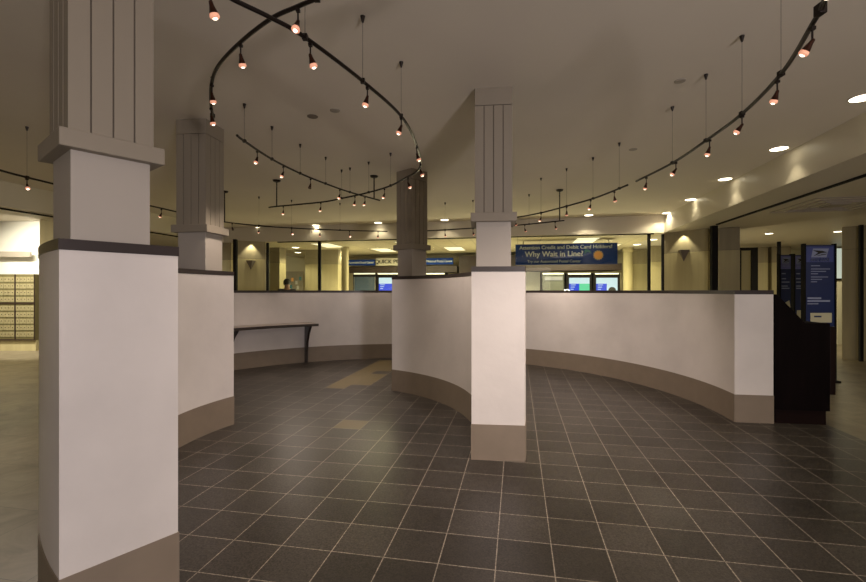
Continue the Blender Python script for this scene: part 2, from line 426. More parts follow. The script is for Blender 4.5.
MB().box(.03, Wd+.0, .03, 1.38, 1.085, 1.115).build('counter_top', M['wood'], t, bevel=.004)
MB().box(Wd, Wd+.055, .0, 1.38, .34, 1.08).build('front_fascia', M['woodedge'], t, bevel=.004)

# ---------------------------------------------------------------- tracks and spotlights
def crom(P, k=10):
    P = [Vector(p) for p in P]; Q = [2*P[0]-P[1]]+P+[2*P[-1]-P[-2]]; out = []
    for i in range(1, len(Q)-2):
        for j in range(k):
            t = j/k; a, b, c, d = Q[i-1], Q[i], Q[i+1], Q[i+2]
            out.append(.5*((2*b)+(-a+c)*t+(2*a-5*b+4*c-d)*t*t+(-a+3*b-3*c+d)*t**3))
    out.append(P[-1]); return out
def trk(h, pxs): return [(( x-433)/F*(h*F/(291.3-y)), h*F/(291.3-y)) for x, y in pxs]
TR = {
 'T1': (1.358, [(160, -45), (211, -14), (233, 0), (270, 18), (305, 38), (362.7, 81.8), (401.2, 116.8), (416, 144), (420.5, 165), (416, 172.5), (408, 177), (390.6, 186.3), (368.7, 193), (341.6, 199), (320.8, 202.8), (276.7, 207), (269, 208)]),
 'T2': (1.46, [(470, -52), (400, -32), (345, -13), (317, -1), (298, 7), (270, 20), (238, 45), (218, 67), (211.5, 85), (211, 104), (213, 119)]),
 'T3': (1.425, [(237, 136), (244.5, 141.8), (272, 159.8), (300.2, 174), (325.7, 184.3), (350, 192.8), (379.8, 201)]),
 'T4': (1.23, [(-60, 152), (0, 170.8), (27, 178), (51.5, 184), (100, 196), (153, 207), (190, 215.5), (221, 222), (259, 226.3), (291.6, 228.6), (340, 230.8), (387.5, 232)]),
 'T5': (1.23, [(400, 232), (426, 231.4), (478, 228.4), (520.5, 225.5), (564.3, 221.1)]),
 'T6': (1.23, [(497, 220.5), (520, 217.3), (541, 213.4), (566.6, 206.8), (593, 199.2), (611, 192.5), (627.5, 185.6)]),
 'T7': (1.235, [(636.3, 181.8), (672.4, 163.6), (706, 141.2), (742, 114.4), (781, 74.5), (812.3, 24.8), (824.8, 0), (838, -55)]),
}
NAMES = {
 'T1': ('long S-shaped', 'long dark track bending in an S from top left to the column'),
 'T2': ('small front loop', 'short dark curved track looping over the foreground column at the top'),
 'T3': ('middle crossing', 'straight-ish dark track crossing the S-shaped one in mid-air'),
 'T4': ('left ring', 'low curved dark track following the ring wall on the left side'),
 'T5': ('back ring', 'low dark track ending on a stem in front of the blue sign'),
 'T6': ('centre-right', 'dark curved track rising behind the centre column towards the right'),
 'T7': ('right front', 'big dark curved track sweeping up to the top right corner'),
}
CABLES = {'T1': [362.7, 401.2, 390.6, 368.7, 341.6, 305], 'T2': [212.5, 317], 'T3': [244.5, 272, 300.2, 325.7, 350], 'T4': [27, 259, 291.6, 340],
          'T5': [444.5, 471.3, 529], 'T6': [541, 566.6, 593, 619.2], 'T7': [672.4, 706, 742, 781]}
STEMS = {'T1': [276.7], 'T3': [375.4], 'T4': [224.5], 'T5': [558.4], 'T2': [], 'T6': [], 'T7': []}
HEADS = {  # attach x along the photo's rail, y hint (for bends), drop, tilt direction (dx, dy), lit
 'T1': [(211, -14, 1), (310, 42, 1), (370, 87, 1), (401, 117, 1), (417.5, 146, 1), (420, 163, 1), (408, 177, 1), (384, 190, 1), (354.3, 196, 1), (320.8, 203, 1), (282.6, 206, 1)],
 'T2': [(400, -32, 1), (298, 7, 1), (239, 43, 1), (211.7, 84, 1), (211, 108, 1)],
 'T3': [(256.9, 150, 1), (284, 166, 1), (311.8, 178, 0), (339, 190, 1), (363.6, 197, 1)],
 'T4': [(27, 178, 1), (163, 209, 1), (231, 223, 0), (260, 226, 1), (293, 229, 1), (320.8, 230, 1), (350, 231, 1), (377.7, 232, 1)],
 'T5': [(445.8, 230, 1), (472.6, 229, 1), (524.6, 225, 1), (553.5, 222, 1)],
 'T6': [(516, 217.8, 1), (541.6, 213, 1), (565.6, 207, 1), (589.3, 200, 1), (614.8, 191, 1)],
 'T7': [(647, 177, 1), (675.5, 162, 1), (708, 140, 1), (741.4, 114.8, 1), (778, 77, 1), (812.3, 25, 1), (835, -40, 1)],
}
# one spotlight, copied; built at the origin with the rail at z = 0
def make_head(lit=True):
    t = thing('track_spotlight', 'spotlight', 'spotlight')
    b = MB().tube([(0, 0, -.014), (0, 0, -.075)], .0045, 8); b.box(-.010, .010, -.010, .010, -.028, -.0125)
    b.build('stem', M['bronze'], t)
    piv = bpy.data.objects.new('tmp', None)
    # housing axis is the local -z of the housing mesh, tilted per copy
    h = MB().lathe([(.006, .012), (.011, .006), (.013, -.012), (.024, -.050), (.0262, -.053), (.021, -.05)], 18).build('housing', M['copper'], t, smooth=True)
    h.location = (0, 0, -.078); h.scale = (.8, .8, .85)
    g_ = MB().lathe([(.014, -.040), (.0245, -.053), (.0275, -.068), (.022, -.074), (.008, -.076)], 18).build('lamp_glass', M['bulb'] if lit else M['glassoff'], h, smooth=True)
    if lit:
        MB().lathe([(.004, -.070), (.013, -.0735), (.013, -.078), (.006, -.081)], 12).build('lamp_filament', M['bulbcore'], h, smooth=True)
    return t
proto_lit, proto_off = make_head(True), make_head(False)
used = {True: False, False: False}
ORD = ['first', 'second', 'third', 'fourth', 'fifth', 'sixth', 'seventh', 'eighth', 'ninth', 'tenth', 'eleventh', 'twelfth']
SPOTW = {'T1': 20, 'T2': 4, 'T3': 20, 'T4': 22, 'T5': 28, 'T6': 22, 'T7': 20}
EXTRA = {('T2', 2): 'tilted to the left'}
AIM = {  # explicit directions of the lamps (dx, dy per unit drop)
 'T1': lambda p, i: (.6, .3) if i in (4, 5, 6) else (.3, .4) if i < 2 else (-.35, .15), 'T2': lambda p, i: (.15, .35) if i > 1 else (-.05, -.35), 'T3': lambda p, i: (-.3, -.1),
 'T4': lambda p, i: ((p.x-RC[0])*.16, (p.y-RC[1])*.16) if i % 2 else (.55, -.5), 'T5': lambda p, i: ((p.x-RC[0])*.22, (p.y-RC[1])*.22),
 'T6': lambda p, i: (-.5, -.1) if i % 2 else (.35, .6), 'T7': lambda p, i: (-.1, .5) if i % 2 == 0 else (-.55, .55)}
END = {'T1': 'counted from the top left', 'T2': 'counted from its top right end', 'T3': 'counted from the left', 'T4': 'counted from the left',
       'T5': 'counted from the left', 'T6': 'counted from the left', 'T7': 'counted from the left'}
for k, (h, pxs) in TR.items():
    path = crom(trk(h, pxs)); z = EYE+h
    t = thing('track_rail', NAMES[k][1], 'track light rail', (path[0].x, path[0].y, z))
    o = path[0]
    MB().tube([(q.x-o.x, q.y-o.y, 0) for q in path], .0115, 8).build('rail', M['bronze'], t, smooth=True)
    def near(px, py=None):
        best = None
        for q in path:
            sx = 433+F*q.x/q.y; sy = 291.3-F*h/q.y
            e = abs(sx-px) + (abs(sy-py)*1.0 if py is not None else (0 if True else 0))
            if best is None or e < best[0]: best = (e, q)
        return best[1]
    ys = dict((x, y) for x, y in pxs)
    for cx_ in CABLES[k]:
        q = near(cx_, ys.get(cx_)); x, y = q.x-o.x, q.y-o.y
        b = MB().tube([(x, y, .006), (x, y, HC-z-.02)], .0016 if k != 'T7' else .0014, 6)
        c = b.build('cable', M['cable'], t)
        MB().lathe([(.004, -.045), (.007, -.04), (.016, -.004), (.016, 0)], 12, Matrix.Translation((x, y, HC-z))).build('ceiling_anchor', M['bronze'], t)
        MB().box(x-.014, x+.014, y-.014, y+.014, -.013, .016).build('clamp', M['bronze'], t)
    if k == 'T7':
        q = near(819.6, 11.7); MB().box(q.x-o.x-.016, q.x-o.x+.016, q.y-o.y-.02, q.y-o.y+.02, -.018, .03).build('power_feed', M['bronze'], t, bevel=.004)
    for sx_ in STEMS[k]:
        q = near(sx_, ys.get(sx_)); x, y = q.x-o.x, q.y-o.y
        MB().tube([(x, y, .0), (x, y, HC-z-.02)], .010, 8).build('stem', M['bronze'], t)
        MB().lathe([(.02, -.035), (.055, -.022), (.065, 0)], 18, Matrix.Translation((x, y, HC-z))).build('ceiling_canopy', M['bronze'], t, smooth=True)
    for i, (hx, hy, lit) in enumerate(HEADS[k]):
        lit = bool(lit); q = near(hx, hy)
        pr_ = proto_lit if lit else proto_off
        if used[lit]: r_ = copy_tree(pr_)
        else: r_ = pr_; used[lit] = True
        r_.location = (q.x, q.y, z)
        ax = AIM[k](q, i); tilt = Vector((ax[0]*.8+random.uniform(-.12, .12), ax[1]*.8+random.uniform(-.12, .12), -1)).normalized()
        rot = Vector((0, 0, -1)).rotation_difference(tilt)
        for ch in r_.children:
            if ch.name.startswith('housing'): ch.rotation_mode = 'QUATERNION'; ch.rotation_quaternion = rot
        st = '' if lit else 'unlit '
        r_['label'] = f'{st}{ORD[i]} spotlight on the {NAMES[k][0]} track, {END[k]}'
        r_['group'] = f'spotlights on the {NAMES[k][0]} track'
        if lit:
            d = Vector((ax[0], ax[1], -1)).normalized()
            qr = Vector((0, 0, -1)).rotation_difference(d)
            base = Vector((q.x, q.y, z-.078)) + tilt*.095
            light('spot_beam', 'SPOT', base, SPOTW[k]*(5.0 if (k == 'T7' and i % 2) else 3.6 if (k == 'T4' and i % 2 == 0) else 1.8), (1, .83, .69), None, .03, qr, math.radians(88), .8)

# ---------------------------------------------------------------- downlights
def downlight(x, y, z, r, label, grp, power=None, col=(1, .88, .62), cone=95):
    t = thing('ceiling_downlight', label, 'downlight', (x, y, z), 0, grp)
    MB().lathe([(r*1.14, 0), (r*1.14, -.006), (r, -.008), (r, 0)], 28).build('trim_ring', M['trimring'], t)
    MB().lathe([(r*.98, -.001), (r*.98, -.0075)], 28).build('lens', M['dl'], t)
    if power: light('downlight_beam', 'SPOT', (x, y, z-.03), power, col, None, r*.6, None, math.radians(cone), .4)
G1 = 'downlights in the main ceiling'
for k, (px, py) in enumerate(((862.6, 98), (779, 149), (725, 179.5), (690.5, 200), (667, 213.4))):
    Z = (HC-EYE)*F/(291.3-py); x, y = ray(px, Z)
    downlight(x, y, HC, .095, f'round recessed downlight, {ORD[k]} from the right in the row along the soffit', G1, (12, 10, 9, 5, 38)[k], cone=(88, 88, 88, 95, 150)[k])
for k, (px, py) in enumerate(((588.8, 215.6), (444.5, 220.3), (378, 223.2), (315.9, 225.8), (259, 228))):
    Z = (HC-EYE)*F/(291.3-py); x, y = ray(px, Z)
    downlight(x, y, HC, .095, f'small round downlight, {ORD[k]} from the right in the back row by the glass', G1, (26, 12, 12, 12, 12)[k], cone=120)
for k, (px, py) in enumerate(((769, 234), (838, 232))):
    Z = (HL-EYE)*F/(291.3-py); x, y = ray(px, Z)
    downlight(x, y, HL, .08, ('round downlight in the low ceiling above the standing banners', 'round downlight in the low ceiling beside the dark right pier')[k], 'downlights in the low right ceiling', 6)
for k, (px, py) in enumerate(((295.6, 248), (323, 252), (298, 255), (652.7, 240), (637, 245), (626, 250), (344.5, 251))):
    Z = (HL-EYE)*F/(291.3-py); x, y = ray(px, min(Z, 16.0))
    downlight(x, y, HL, .11, ('bright downlight behind the glass left of the square stone pier', 'bright downlight right above the square stone pier behind the glass',
        'bright downlight above the dark-haired person', 'bright downlight behind the glass, nearest the right corner pier', 'bright downlight behind the glass in the middle of the right three',
        'bright downlight right above the slender pale column on the right', 'bright downlight above the slender pale column on the left')[k], 'downlights in the lobby ceiling', 60, (1, .88, .55), 120)

# troffers in the lobby ceiling (grid-aligned)
k = 0
for u, v in ((-5.6, 12.6), (-3.1, 12.6), (-.7, 12.6), (1.8, 12.6), (-4.4, 14.4), (-2.0, 14.4), (.6, 14.4), (3.0-.3, 14.4)):
    x, y = W(u, v)
    t = thing('ceiling_troffer', f'rectangular light panel in the lobby ceiling, {ORD[k % 4]} from the left in the {"nearer" if k < 4 else "farther"} row', 'ceiling light', (x, y, HL), -A, 'light panels in the lobby ceiling')
    MB().box(-.30, .30, -.61, .61, -.012, 0).build('frame', M['trimring'], t)
    MB().box(-.27, .27, -.58, .58, -.016, -.012).build('diffuser', M['troffer'], t)
    k += 1

# ceiling plates and vents
def plate(px, py, r, m, label, cat='ceiling plate'):
    Z = (HC-EYE)*F/(291.3-py); x, y = ray(px, Z)
    o = MB().lathe([(r, 0), (r*.95, -.006), (r*.4, -.009)], 24).build('ceiling_plate', M[m]); o.location = (x, y, HC)
    tag(o, label, cat)
plate(680, 81.5, .045, 'plate', 'small round plate in the ceiling near the right front track')
plate(312.5, 117, .055, 'platedk', 'dark round vent plate in the ceiling between the tracks')
plate(335, 111, .05, 'plate', 'pale round plate beside the dark vent in the ceiling')
plate(633, 150, .05, 'plate', 'pale round plate in the ceiling above the centre-right track')
# square diffuser in the low right ceiling
Z = (HL-EYE)*F/(291.3-205); x, y = ray(835, Z)
t = thing('ceiling_vent', 'square stepped air diffuser in the low ceiling at the right', 'vent', (x, y, HL), -A)
for s_, z_ in ((.62, -.012), (.46, -.018), (.30, -.024)):
    b = MB(); e = .022
    b.box(-s_, s_, -s_, -s_+e, z_, 0); b.box(-s_, s_, s_-e, s_, z_, 0); b.box(-s_, -s_+e, -s_+e, s_-e, z_, 0); b.box(s_-e, s_, -s_+e, s_-e, z_, 0)
    b.build('vane_frame', M['plate'], t)
MB().box(-.14, .14, -.14, .14, -.026, 0).build('centre_plate', M['plate'], t)

# ---------------------------------------------------------------- piers
def pier(label, p, q, depth, m='stone', z1=HL-.003, split=2.35):
    """flat face from p to q (world), thickness behind it"""
    p, q = Vector(p), Vector(q); w = (q-p).length; rz_ = math.atan2(q.y-p.y, q.x-p.x); c = (p+q)/2
    t = thing('stone_pier', label, 'pier', (c.x, c.y, 0), rz_)
    MB().box(-w/2, w/2, 0, depth, 0, split).build('shaft', M[m], t, bevel=.004)
    MB().box(-w/2, w/2, 0, depth, split+.006, z1).build('upper_band', M['stonedk'], t, bevel=.004)
    MB().box(-w/2+.006, w/2-.006, .006, depth-.006, split, split+.006).build('joint', M['groove'], t)
    return t, w
def sconce(t, w, x, z, label):
    loc = t.matrix_basis @ Vector((x, 0, z))
    s = thing('corner_sconce', label, 'wall lamp', loc, t.rotation_euler.z, 'three-cornered sconces on the corner piers')
    bm_ = MB(); r = .13; hh = .26
    top = [bm_.bm.verts.new((-r, 0, 0)), bm_.bm.verts.new((r, 0, 0)), bm_.bm.verts.new((0, -.16, 0))]; ap = bm_.bm.verts.new((0, -.002, -hh))
    bm_.bm.faces.new(top); bm_.bm.faces.new((top[0], top[2], ap)); bm_.bm.faces.new((top[2], top[1], ap)); bm_.bm.faces.new((top[1], top[0], ap))
    bm_.build('shade', M['platedk'], s)
    d = Matrix.Rotation(s.rotation_euler.z, 3, 'Z') @ Vector((0, -.09, 0))
    light('pier_downlight', 'SPOT', (loc.x+d.x, loc.y+d.y, HL-.02), 26, (1, .9, .6), None, .02, Vector((0, 0, -1)).rotation_difference(Vector((-d.x*.5, -d.y*.5, -1))), math.radians(86), .45)
t, w = pier('broad yellow-grey corner pier with a sconce, right of the blue sign', (5.49, 10.62), (6.04, 9.81), .15)
sconce(t, w, -.03, 2.40, 'small three-cornered sconce on the right corner pier')
t2, w2 = pier('broad yellow-grey corner pier with a sconce, left of the glass', (-5.37, 12.07), (-4.70, 12.53), .15)
sconce(t2, w2, .02, 2.30, 'small three-cornered sconce on the left corner pier')
# black posts beside the piers
for px, Z, w_, lab in ((235.3, 11.9, .085, 'thick black upright post left of the left corner pier'), (714, 9.45, .115, 'thick black upright post right of the right corner pier'),
                       (779, 12.5, .07, 'black upright post behind the standing banners'), (861, 9.3, .06, 'thin black post at the right edge on the dark pier')):
    x, y = ray(px, Z); o = MB().box(-w_/2, w_/2, -w_/2, w_/2, 0, HL).build('metal_post', M['black']); o.location = (x, y, 0); o.rotation_euler.z = -A
    tag(o, lab, 'post')
pier('stone pier close to the thick black post, right of the right corner pier', ray(718.5, 9.75), ray(740, 9.62), .4)
pier('narrow stone pier behind the glass, left of the dark-haired person', ray(269.5, 14.2), ray(279.5, 14.1), .35)
pier('square stone pier behind the glass with a black upright before it', ray(305, 14.9), ray(338, 14.8), .5)
pier('stone pier behind the glass between the sign and the right corner pier', ray(629.5, 14.6), ray(648, 14.5), .5)
pier('stone pier seen just left of the right corner pier', ray(651, 13.6), ray(666, 13.5), .5)
pier('dark stone pier standing at the right edge of the room', (8.79, 9.6), (9.68, 8.8), .5, 'stonedk')
pier('stone pier against the rear wall left of the banners', ray(772, 13.9), ray(791, 13.8), .25)
pier('narrow stone pier beside the black door frame at the rear', ray(757, 14.0), ray(768, 13.9), .25)
pier('stone pier behind the foreground wall, beside the mailboxes', ray(39.5, 9.4), ray(54, 9.4), .3, 'stonedk', z1=HC-.003)  # darker stone colour stands in for shade on its unlit face
pier('stone wall pier left of the black post, mostly behind the column', ray(205, 12.8), ray(231, 12.7), .2)
for px0, px1, Z, lab in ((341.5, 348.5, 14.0, 'slender pale column in a bright beam left of the service signs'), (623.5, 632.5, 14.2, 'slender pale column in a bright beam right of the blue sign')):
    x, y = ray((px0+px1)/2, Z); r = (px1-px0)/2/F*Z
    t = thing('slender_column', lab, 'column', (x, y, 0))
    MB().lathe([(r*1.25, 0), (r*1.25, .12), (r, .14), (r, HL-.14)], 24).build('shaft', M['stone'], t, smooth=True)
    MB().lathe([(r, HL-.14), (r*1.2, HL-.10), (r*1.2, HL)], 24).build('capital', M['stone'], t, smooth=True)

# black door frame at the right rear
x, y = ray(746, 13.2)
t = thing('door_frame', 'black metal door frame at the rear, right of the stone pier', 'door frame', (x, y, 0), -A)
MB().box(-.30, .30, -.04, .04, 2.66, 2.74).build('head', M['black'], t)
for s_ in (-.30, .14): MB().box(s_, s_+.16, -.04, .04, 0, 2.66).build('jamb', M['black'], t)
# daylit window far right, between banner and dark pier
x, y = ray(839, 13.6)
o = MB().box(-.20, .20, -.02, .02, hz(279, 13.6), hz(249, 13.6)).build('window_2', M['window']); o.location = (x, y, 0); struct(o)
t = o
b = MB(); b.box(-.24, -.20, -.03, .03, 0, 2.84); b.box(.20, .24, -.03, .03, 0, 2.84); b.box(-.20, .20, -.03, .03, 1.80, 1.84)
b.build('window_frame', M['black'], o)
o = MB().box(-.16, .16, -.12, .12, 0, 1.72).build('display_stand', M['cream']); o.location = (*ray(839.5, 12.4), 0)
tag(o, 'pale display stand below the daylit window, beside the tall banner', 'stand')

# ---------------------------------------------------------------- service wall things
VW = VB-.02
def wallbox(px0, px1, v, py0, py1, dep, name, m, label, cat, grp=None, floor=False):
    (x0, y0), (x1, y1) = on_v(px0, v), on_v(px1, v); cx, cy = (x0+x1)/2, (y0+y1)/2
    w = math.hypot(x1-x0, y1-y0); z0 = 0 if floor else hz(py1, cy); z1 = hz(py0, cy)
    t = thing(name, label, cat, (cx, cy, z0), -A, grp)
    MB().box(-w/2, w/2, 0, dep, 0, z1-z0).build('panel', M[m], t)
    return t, w, z1-z0
# big hanging sign
t, w, h = wallbox(515.5, 617.5, 12.6, 244.2, 265, .06, 'hanging_sign', 'navysign', 'wide dark blue hanging sign reading Why Wait in Line', 'sign')
text('Attention Credit and Debit Card Holders!', h*.245, M['signtext'], t, (-.01, -.004, h*.82), bold=.004, sx=1.02)
text('Why Wait in Line?', h*.36, M['signtext'], t, (-w*.115, -.004, h*.50), bold=.006, sx=1.0)
text('Try our Automated Postal Center', h*.19, M['signtext'], t, (-w*.115, -.004, h*.15), bold=.001, sx=.95)
b = MB(); sx_, sz_ = w*.318, h*.42
MB().lathe([(.105, 0), (.105, .006)], 24, Matrix.Translation((sx_, -.002, sz_)) @ Matrix.Rotation(PI/2, 4, 'X')).build('sun_disc', M['sun'], t)
for i in range(14):
    a_ = 2*PI*i/14; bb = b.bm; c_, s2 = math.cos(a_), math.sin(a_)
    P3 = [(sx_+.108*math.cos(a_-.17), -.003, sz_+.108*math.sin(a_-.17)), (sx_+.108*math.cos(a_+.17), -.003, sz_+.108*math.sin(a_+.17)), (sx_+.148*c_, -.003, sz_+.148*s2)]
    bb.faces.new([bb.verts.new(q) for q in P3])
b.build('sun_rays', M['sunray'], t)
b = MB(); bb = b.bm      # teal curved figure beside the sun
P_ = [(.175, .62), (.20, .72), (.235, .66), (.255, .50), (.235, .55), (.215, .60), (.19, .50), (.18, .52), (.195, .60)]
bb.faces.new([bb.verts.new((w*q[0], -.003, h*q[1])) for q in P_]); b.build('printed_figure', M['teal'], t)
for s_ in (-.42, .42): MB().box(w*s_-.008, w*s_+.008, .02, .036, h, HL-t.location.z).build('hanger', M['black'], t)

# signs on the service wall
t, w, h = wallbox(347.5, 375, VW-.9, 260.3, 266, .04, 'wall_sign', 'navysign', 'narrow dark blue sign left of the black QUICK POST lettering', 'sign')
text('Automated Postal Center', h*.52, M['signtext'], t, (0, -.004, h*.5), sx=.85, bold=.002)
t, w, h = wallbox(426, 453, VW-.9, 258.6, 265, .04, 'wall_sign', 'navysign', 'narrow dark blue sign right of the far column of the centre wall', 'sign')
text('Metered Postal Center', h*.50, M['signtext'], t, (0, -.004, h*.5), sx=.88, bold=.002)
t, w, h = wallbox(376, 425, VW-.9, 258.5, 266, .03, 'wall_sign', 'cream', 'cream board with black letters QUICK POST, partly behind a column', 'sign')
text('QUICK POST', h*.72, M['inkblk'], t, (-w*.20, -.004, h*.5), sx=1.05, bold=.006)
# counter fascia, dark
t, w, h = wallbox(349, 457, VW-.86, 266.8, 273.1, .84, 'counter_fascia', 'brown', 'long dark brown fascia beam under the service signs', 'fascia')
t, w, h = wallbox(516, 622, VW-1.6, 264.5, 271, .95, 'counter_fascia', 'brown', 'dark brown fascia beam just under the hanging blue sign', 'fascia')
# pale lit wall panel left of the windows on the right
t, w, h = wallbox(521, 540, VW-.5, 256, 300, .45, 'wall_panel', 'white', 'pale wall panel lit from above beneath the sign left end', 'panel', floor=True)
def kiosk(px0, px1, v, kind, label):
    t, w, h = wallbox(px0, px1, v, 273.5, 300, .5, 'service_kiosk', 'black', label, 'kiosk', 'kiosks along the service wall', floor=True)
    cy = t.location.y
    s0, s1 = hz(292.5, cy), hz(277.5, cy); W2 = w/2-.05
    if kind == 'shutter':
        MB().box(-W2, W2, -.02, 0, .9, hz(276, cy)).build('shutter', M['greypane'], t)
        MB().box(-W2*.8, W2*.9, -.05, -.02, hz(281, cy), hz(277.5, cy)).build('metal_hood', M['steel'], t)
    elif kind == 'off':
        MB().box(-W2, W2, -.02, 0, s0, s1).build('screen', M['bluepane'], t)
        for s_ in (-1, 1): MB().box(s_*W2-.012, s_*W2+.012, -.03, 0, s0, s1).build('screen_rim', M['steel'], t)
    else:
        sc = MB().box(-W2, W2, -.02, 0, s0, s1).build('screen', M['black'], t)
        W3 = W2-.03; zm = hz(284.3, cy); zb = hz(291.8, cy)
        MB().box(-W3, W3, -.024, -.02, zm, s1-.03).build('screen_header', M['s_white'], sc)
        MB().box(-W3, 0, -.024, -.02, zb, zm).build('screen_text_area', M['s_blue'], sc)
        MB().box(0, W3, -.024, -.02, zb, zm).build('screen_picture', M['s_green' if kind == 'green' else ('s_white' if kind == 'dome' else 's_blue')], sc)
        b = MB()
        for r_ in range(3): b.box(-W3*.85, -W3*(.35+.1*r_), -.026, -.024, zm-.05-.07*r_, zm-.03-.07*r_)
        b.build('screen_text_lines', M['s_white'], sc)
        if kind == 'dome':
            MB().lathe([(W3*.36, -.028), (W3*.36, -.024)], 20, Matrix.Translation((W3*.5, 0, zb+.02)) @ Matrix.Rotation(-PI/2, 4, 'X') @ Matrix.Translation((0, 0, 0))).build('screen_dark_shape', M['inkblk'], sc)
    # lit strip above
    MB().box(-W2, W2, -.06, 0, hz(275.0, cy), hz(273.7, cy)).build('light_strip', M['tube'], t)
kiosk(353, 376.5, VW-.9, 'off', 'kiosk with a dark grey-blue screen, leftmost in the service wall')
kiosk(377, 400, VW-.9, 'on', 'kiosk with a lit blue and white screen left of the far column')
kiosk(424, 446, VW-.9, 'shutter', 'closed kiosk right of the far column, under a light strip')
kiosk(541, 565, VW-1.55, 'shutter', 'closed grey shuttered kiosk under the blue sign')
kiosk(566.5, 592, VW-1.55, 'green', 'kiosk with a lit blue, white and green screen under the blue sign')
kiosk(593.5, 620, VW-1.55, 'dome', 'kiosk with a lit screen showing a dark round shape, rightmost under the sign')
t, w, h = wallbox(459, 516, VW-.9, 256.3, 300, .4, 'cabinet', 'brown', 'dark brown recess panel between the centre column and the small blue sign', 'cabinet', floor=True)
# notice board and framed prints by the person
t, w, h = wallbox(286, 303, VW-.6, 272, 292, .05, 'notice_board', 'stonedk', 'notice board with pinned papers behind the dark-haired person', 'board')
for i, (fx, fz, mm) in enumerate(((-.38, .45, 'cream'), (-.12, .5, 'sun'), (.12, .35, 'cream'), (.34, .55, 'teal'), (-.2, .15, 'teal'), (.2, .1, 'cream'))):
    MB().box(w*fx-.045, w*fx+.045, -.008, 0, h*fz, h*fz+.14).build('pinned_paper', M[mm], t)

# ---------------------------------------------------------------- banners on the right
def banner(px0, px1, Z, pytop, pybot, label, kind):
    x0, y0 = ray(px0, Z); x1, y1 = ray(px1, Z); w = x1-x0; cx = (x0+x1)/2; z1 = hz(pytop, Z)
    t = thing('poster_stand', label, 'banner stand', (cx, Z, 0), 0, 'blue poster stands beside the desk')
    MB().box(-w/2, w/2, 0, .04, .03, z1).build('board', M['navy'], t)
    fr_ = MB(); e = .018
    fr_.box(-w/2-e, -w/2, -.02, .06, 0, z1+.02); fr_.box(w/2, w/2+e, -.02, .06, 0, z1+.02)
    fr_.build('frame', M['black'], t)
    MB().box(-w/2-e, w/2+e, -.10, .12, 0, .03).build('base', M['black'], t)
    zf = lambda py: hz(py, Z)
    py = lambda f: pytop+(pybot-pytop)*f
    if kind == 'big':
        MB().box(-w/2+.02, w/2-.02, -.004, 0, zf(py(.215)), zf(py(.02))).build('emblem_panel', M['navylt'], t)
    else:
        MB().box(-w/2+.01, w/2-.01, -.004, 0, zf(py(.25)), zf(py(.02))).build('emblem_panel', M['lav'], t)
    # eagle-head emblem: slanted pale field with dark swept shapes
    ez0, ez1 = zf(py(.155)), zf(py(.045)); ew = w*.30 if kind == 'big' else w*.36; eh = ez1-ez0
    b = MB(); bb = b.bm
    bb.faces.new([bb.verts.new((-ew+q[0]*2*ew, -.006, ez0+q[1]*eh)) for q in ((0, 0), (.86, 0), (1, 1), (.10, 1))])
    b.build('emblem', M['dim'], t)
    b = MB(); bb = b.bm
    bb.faces.new([bb.verts.new((-ew+q[0]*2*ew, -.008, ez0+q[1]*eh)) for q in ((.08, .80), (.62, .74), (.92, .56), (.55, .46), (.10, .10), (.38, .52))])
    bb.faces.new([bb.verts.new((-ew+q[0]*2*ew, -.008, ez0+q[1]*eh)) for q in ((.22, .12), (.60, .34), (.92, .42), (.80, .30))])
    b.build('emblem_eagle', M['inkblk'], t)
    text('UNITED STATES', w*.085, M['dim'], t, (0, -.006, zf(py(.175))), bold=.001)
    text('POSTAL SERVICE', w*.085, M['dim'], t, (0, -.006, zf(py(.198))), bold=.001)
    b = MB()
    if kind == 'big':
        for i, f in enumerate((.26, .30, .33, .36, .40, .43, .46)):
            L_ = (.45, .95, .75, .35, .85, .55, .3)[i]; b.box(-w*.30, -w*.30+w*.68*L_, -.003, 0, zf(py(f+.006)), zf(py(f-.004)))
        b.build('printed_lines', M['dim'], t); b = MB()
        for f, L_ in ((.665, .55), (.70, .9)): b.box(-w*.42, -w*.42+w*.85*L_, -.003, 0, zf(py(f+.012)), zf(py(f-.010)))
        b.box(-w*.42, -w*.05, -.003, 0, zf(py(.742)), zf(py(.730)))
        b.build('printed_heading', M['dim'], t)
        MB().box(-w*.32, w*.40, -.004, 0, zf(py(.97)), zf(py(.85))).build('label_panel', M['cream'], t)
        MB().box(-w*.20, w*.05, -.006, -.004, zf(py(.905)), zf(py(.885))).build('label_print', M['navy'], t)
    else:
        for f, L_ in ((.33, .45), (.42, .5), (.48, .9), (.55, .7), (.59, .9)):
            b.box(-w*.36, -w*.36+w*.75*L_, -.003, 0, zf(py(f+.01)), zf(py(f-.008)))
        b.build('printed_lines', M['dim'], t)
        if kind == 'hand':
            b = MB(); bb = b.bm
            bb.faces.new([bb.verts.new((w*q[0], -.004, zf(py(q[1])))) for q in ((-.42, .98), (-.30, .86), (.0, .84), (.30, .80), (.40, .92), (.2, 1.10), (-.1, 1.15))])
            b.build('printed_picture', M['cream'], t)
        else:
            MB().box(-w*.3, w*.46, -.004, 0, zf(py(1.22)), zf(py(.98))).build('label_panel', M['cream'], t)
banner(780, 791.5, 8.6, 255.5, 312, 'narrow blue poster stand, farthest left of the three, small eagle emblem', 'hand')
banner(794.5, 806, 8.1, 255.5, 312, 'blue poster stand half hidden between its two neighbours', 'mid')
banner(805, 834.5, 7.2, 245.5, 325.5, 'largest blue poster stand, white label panel low down, behind the desk', 'big')

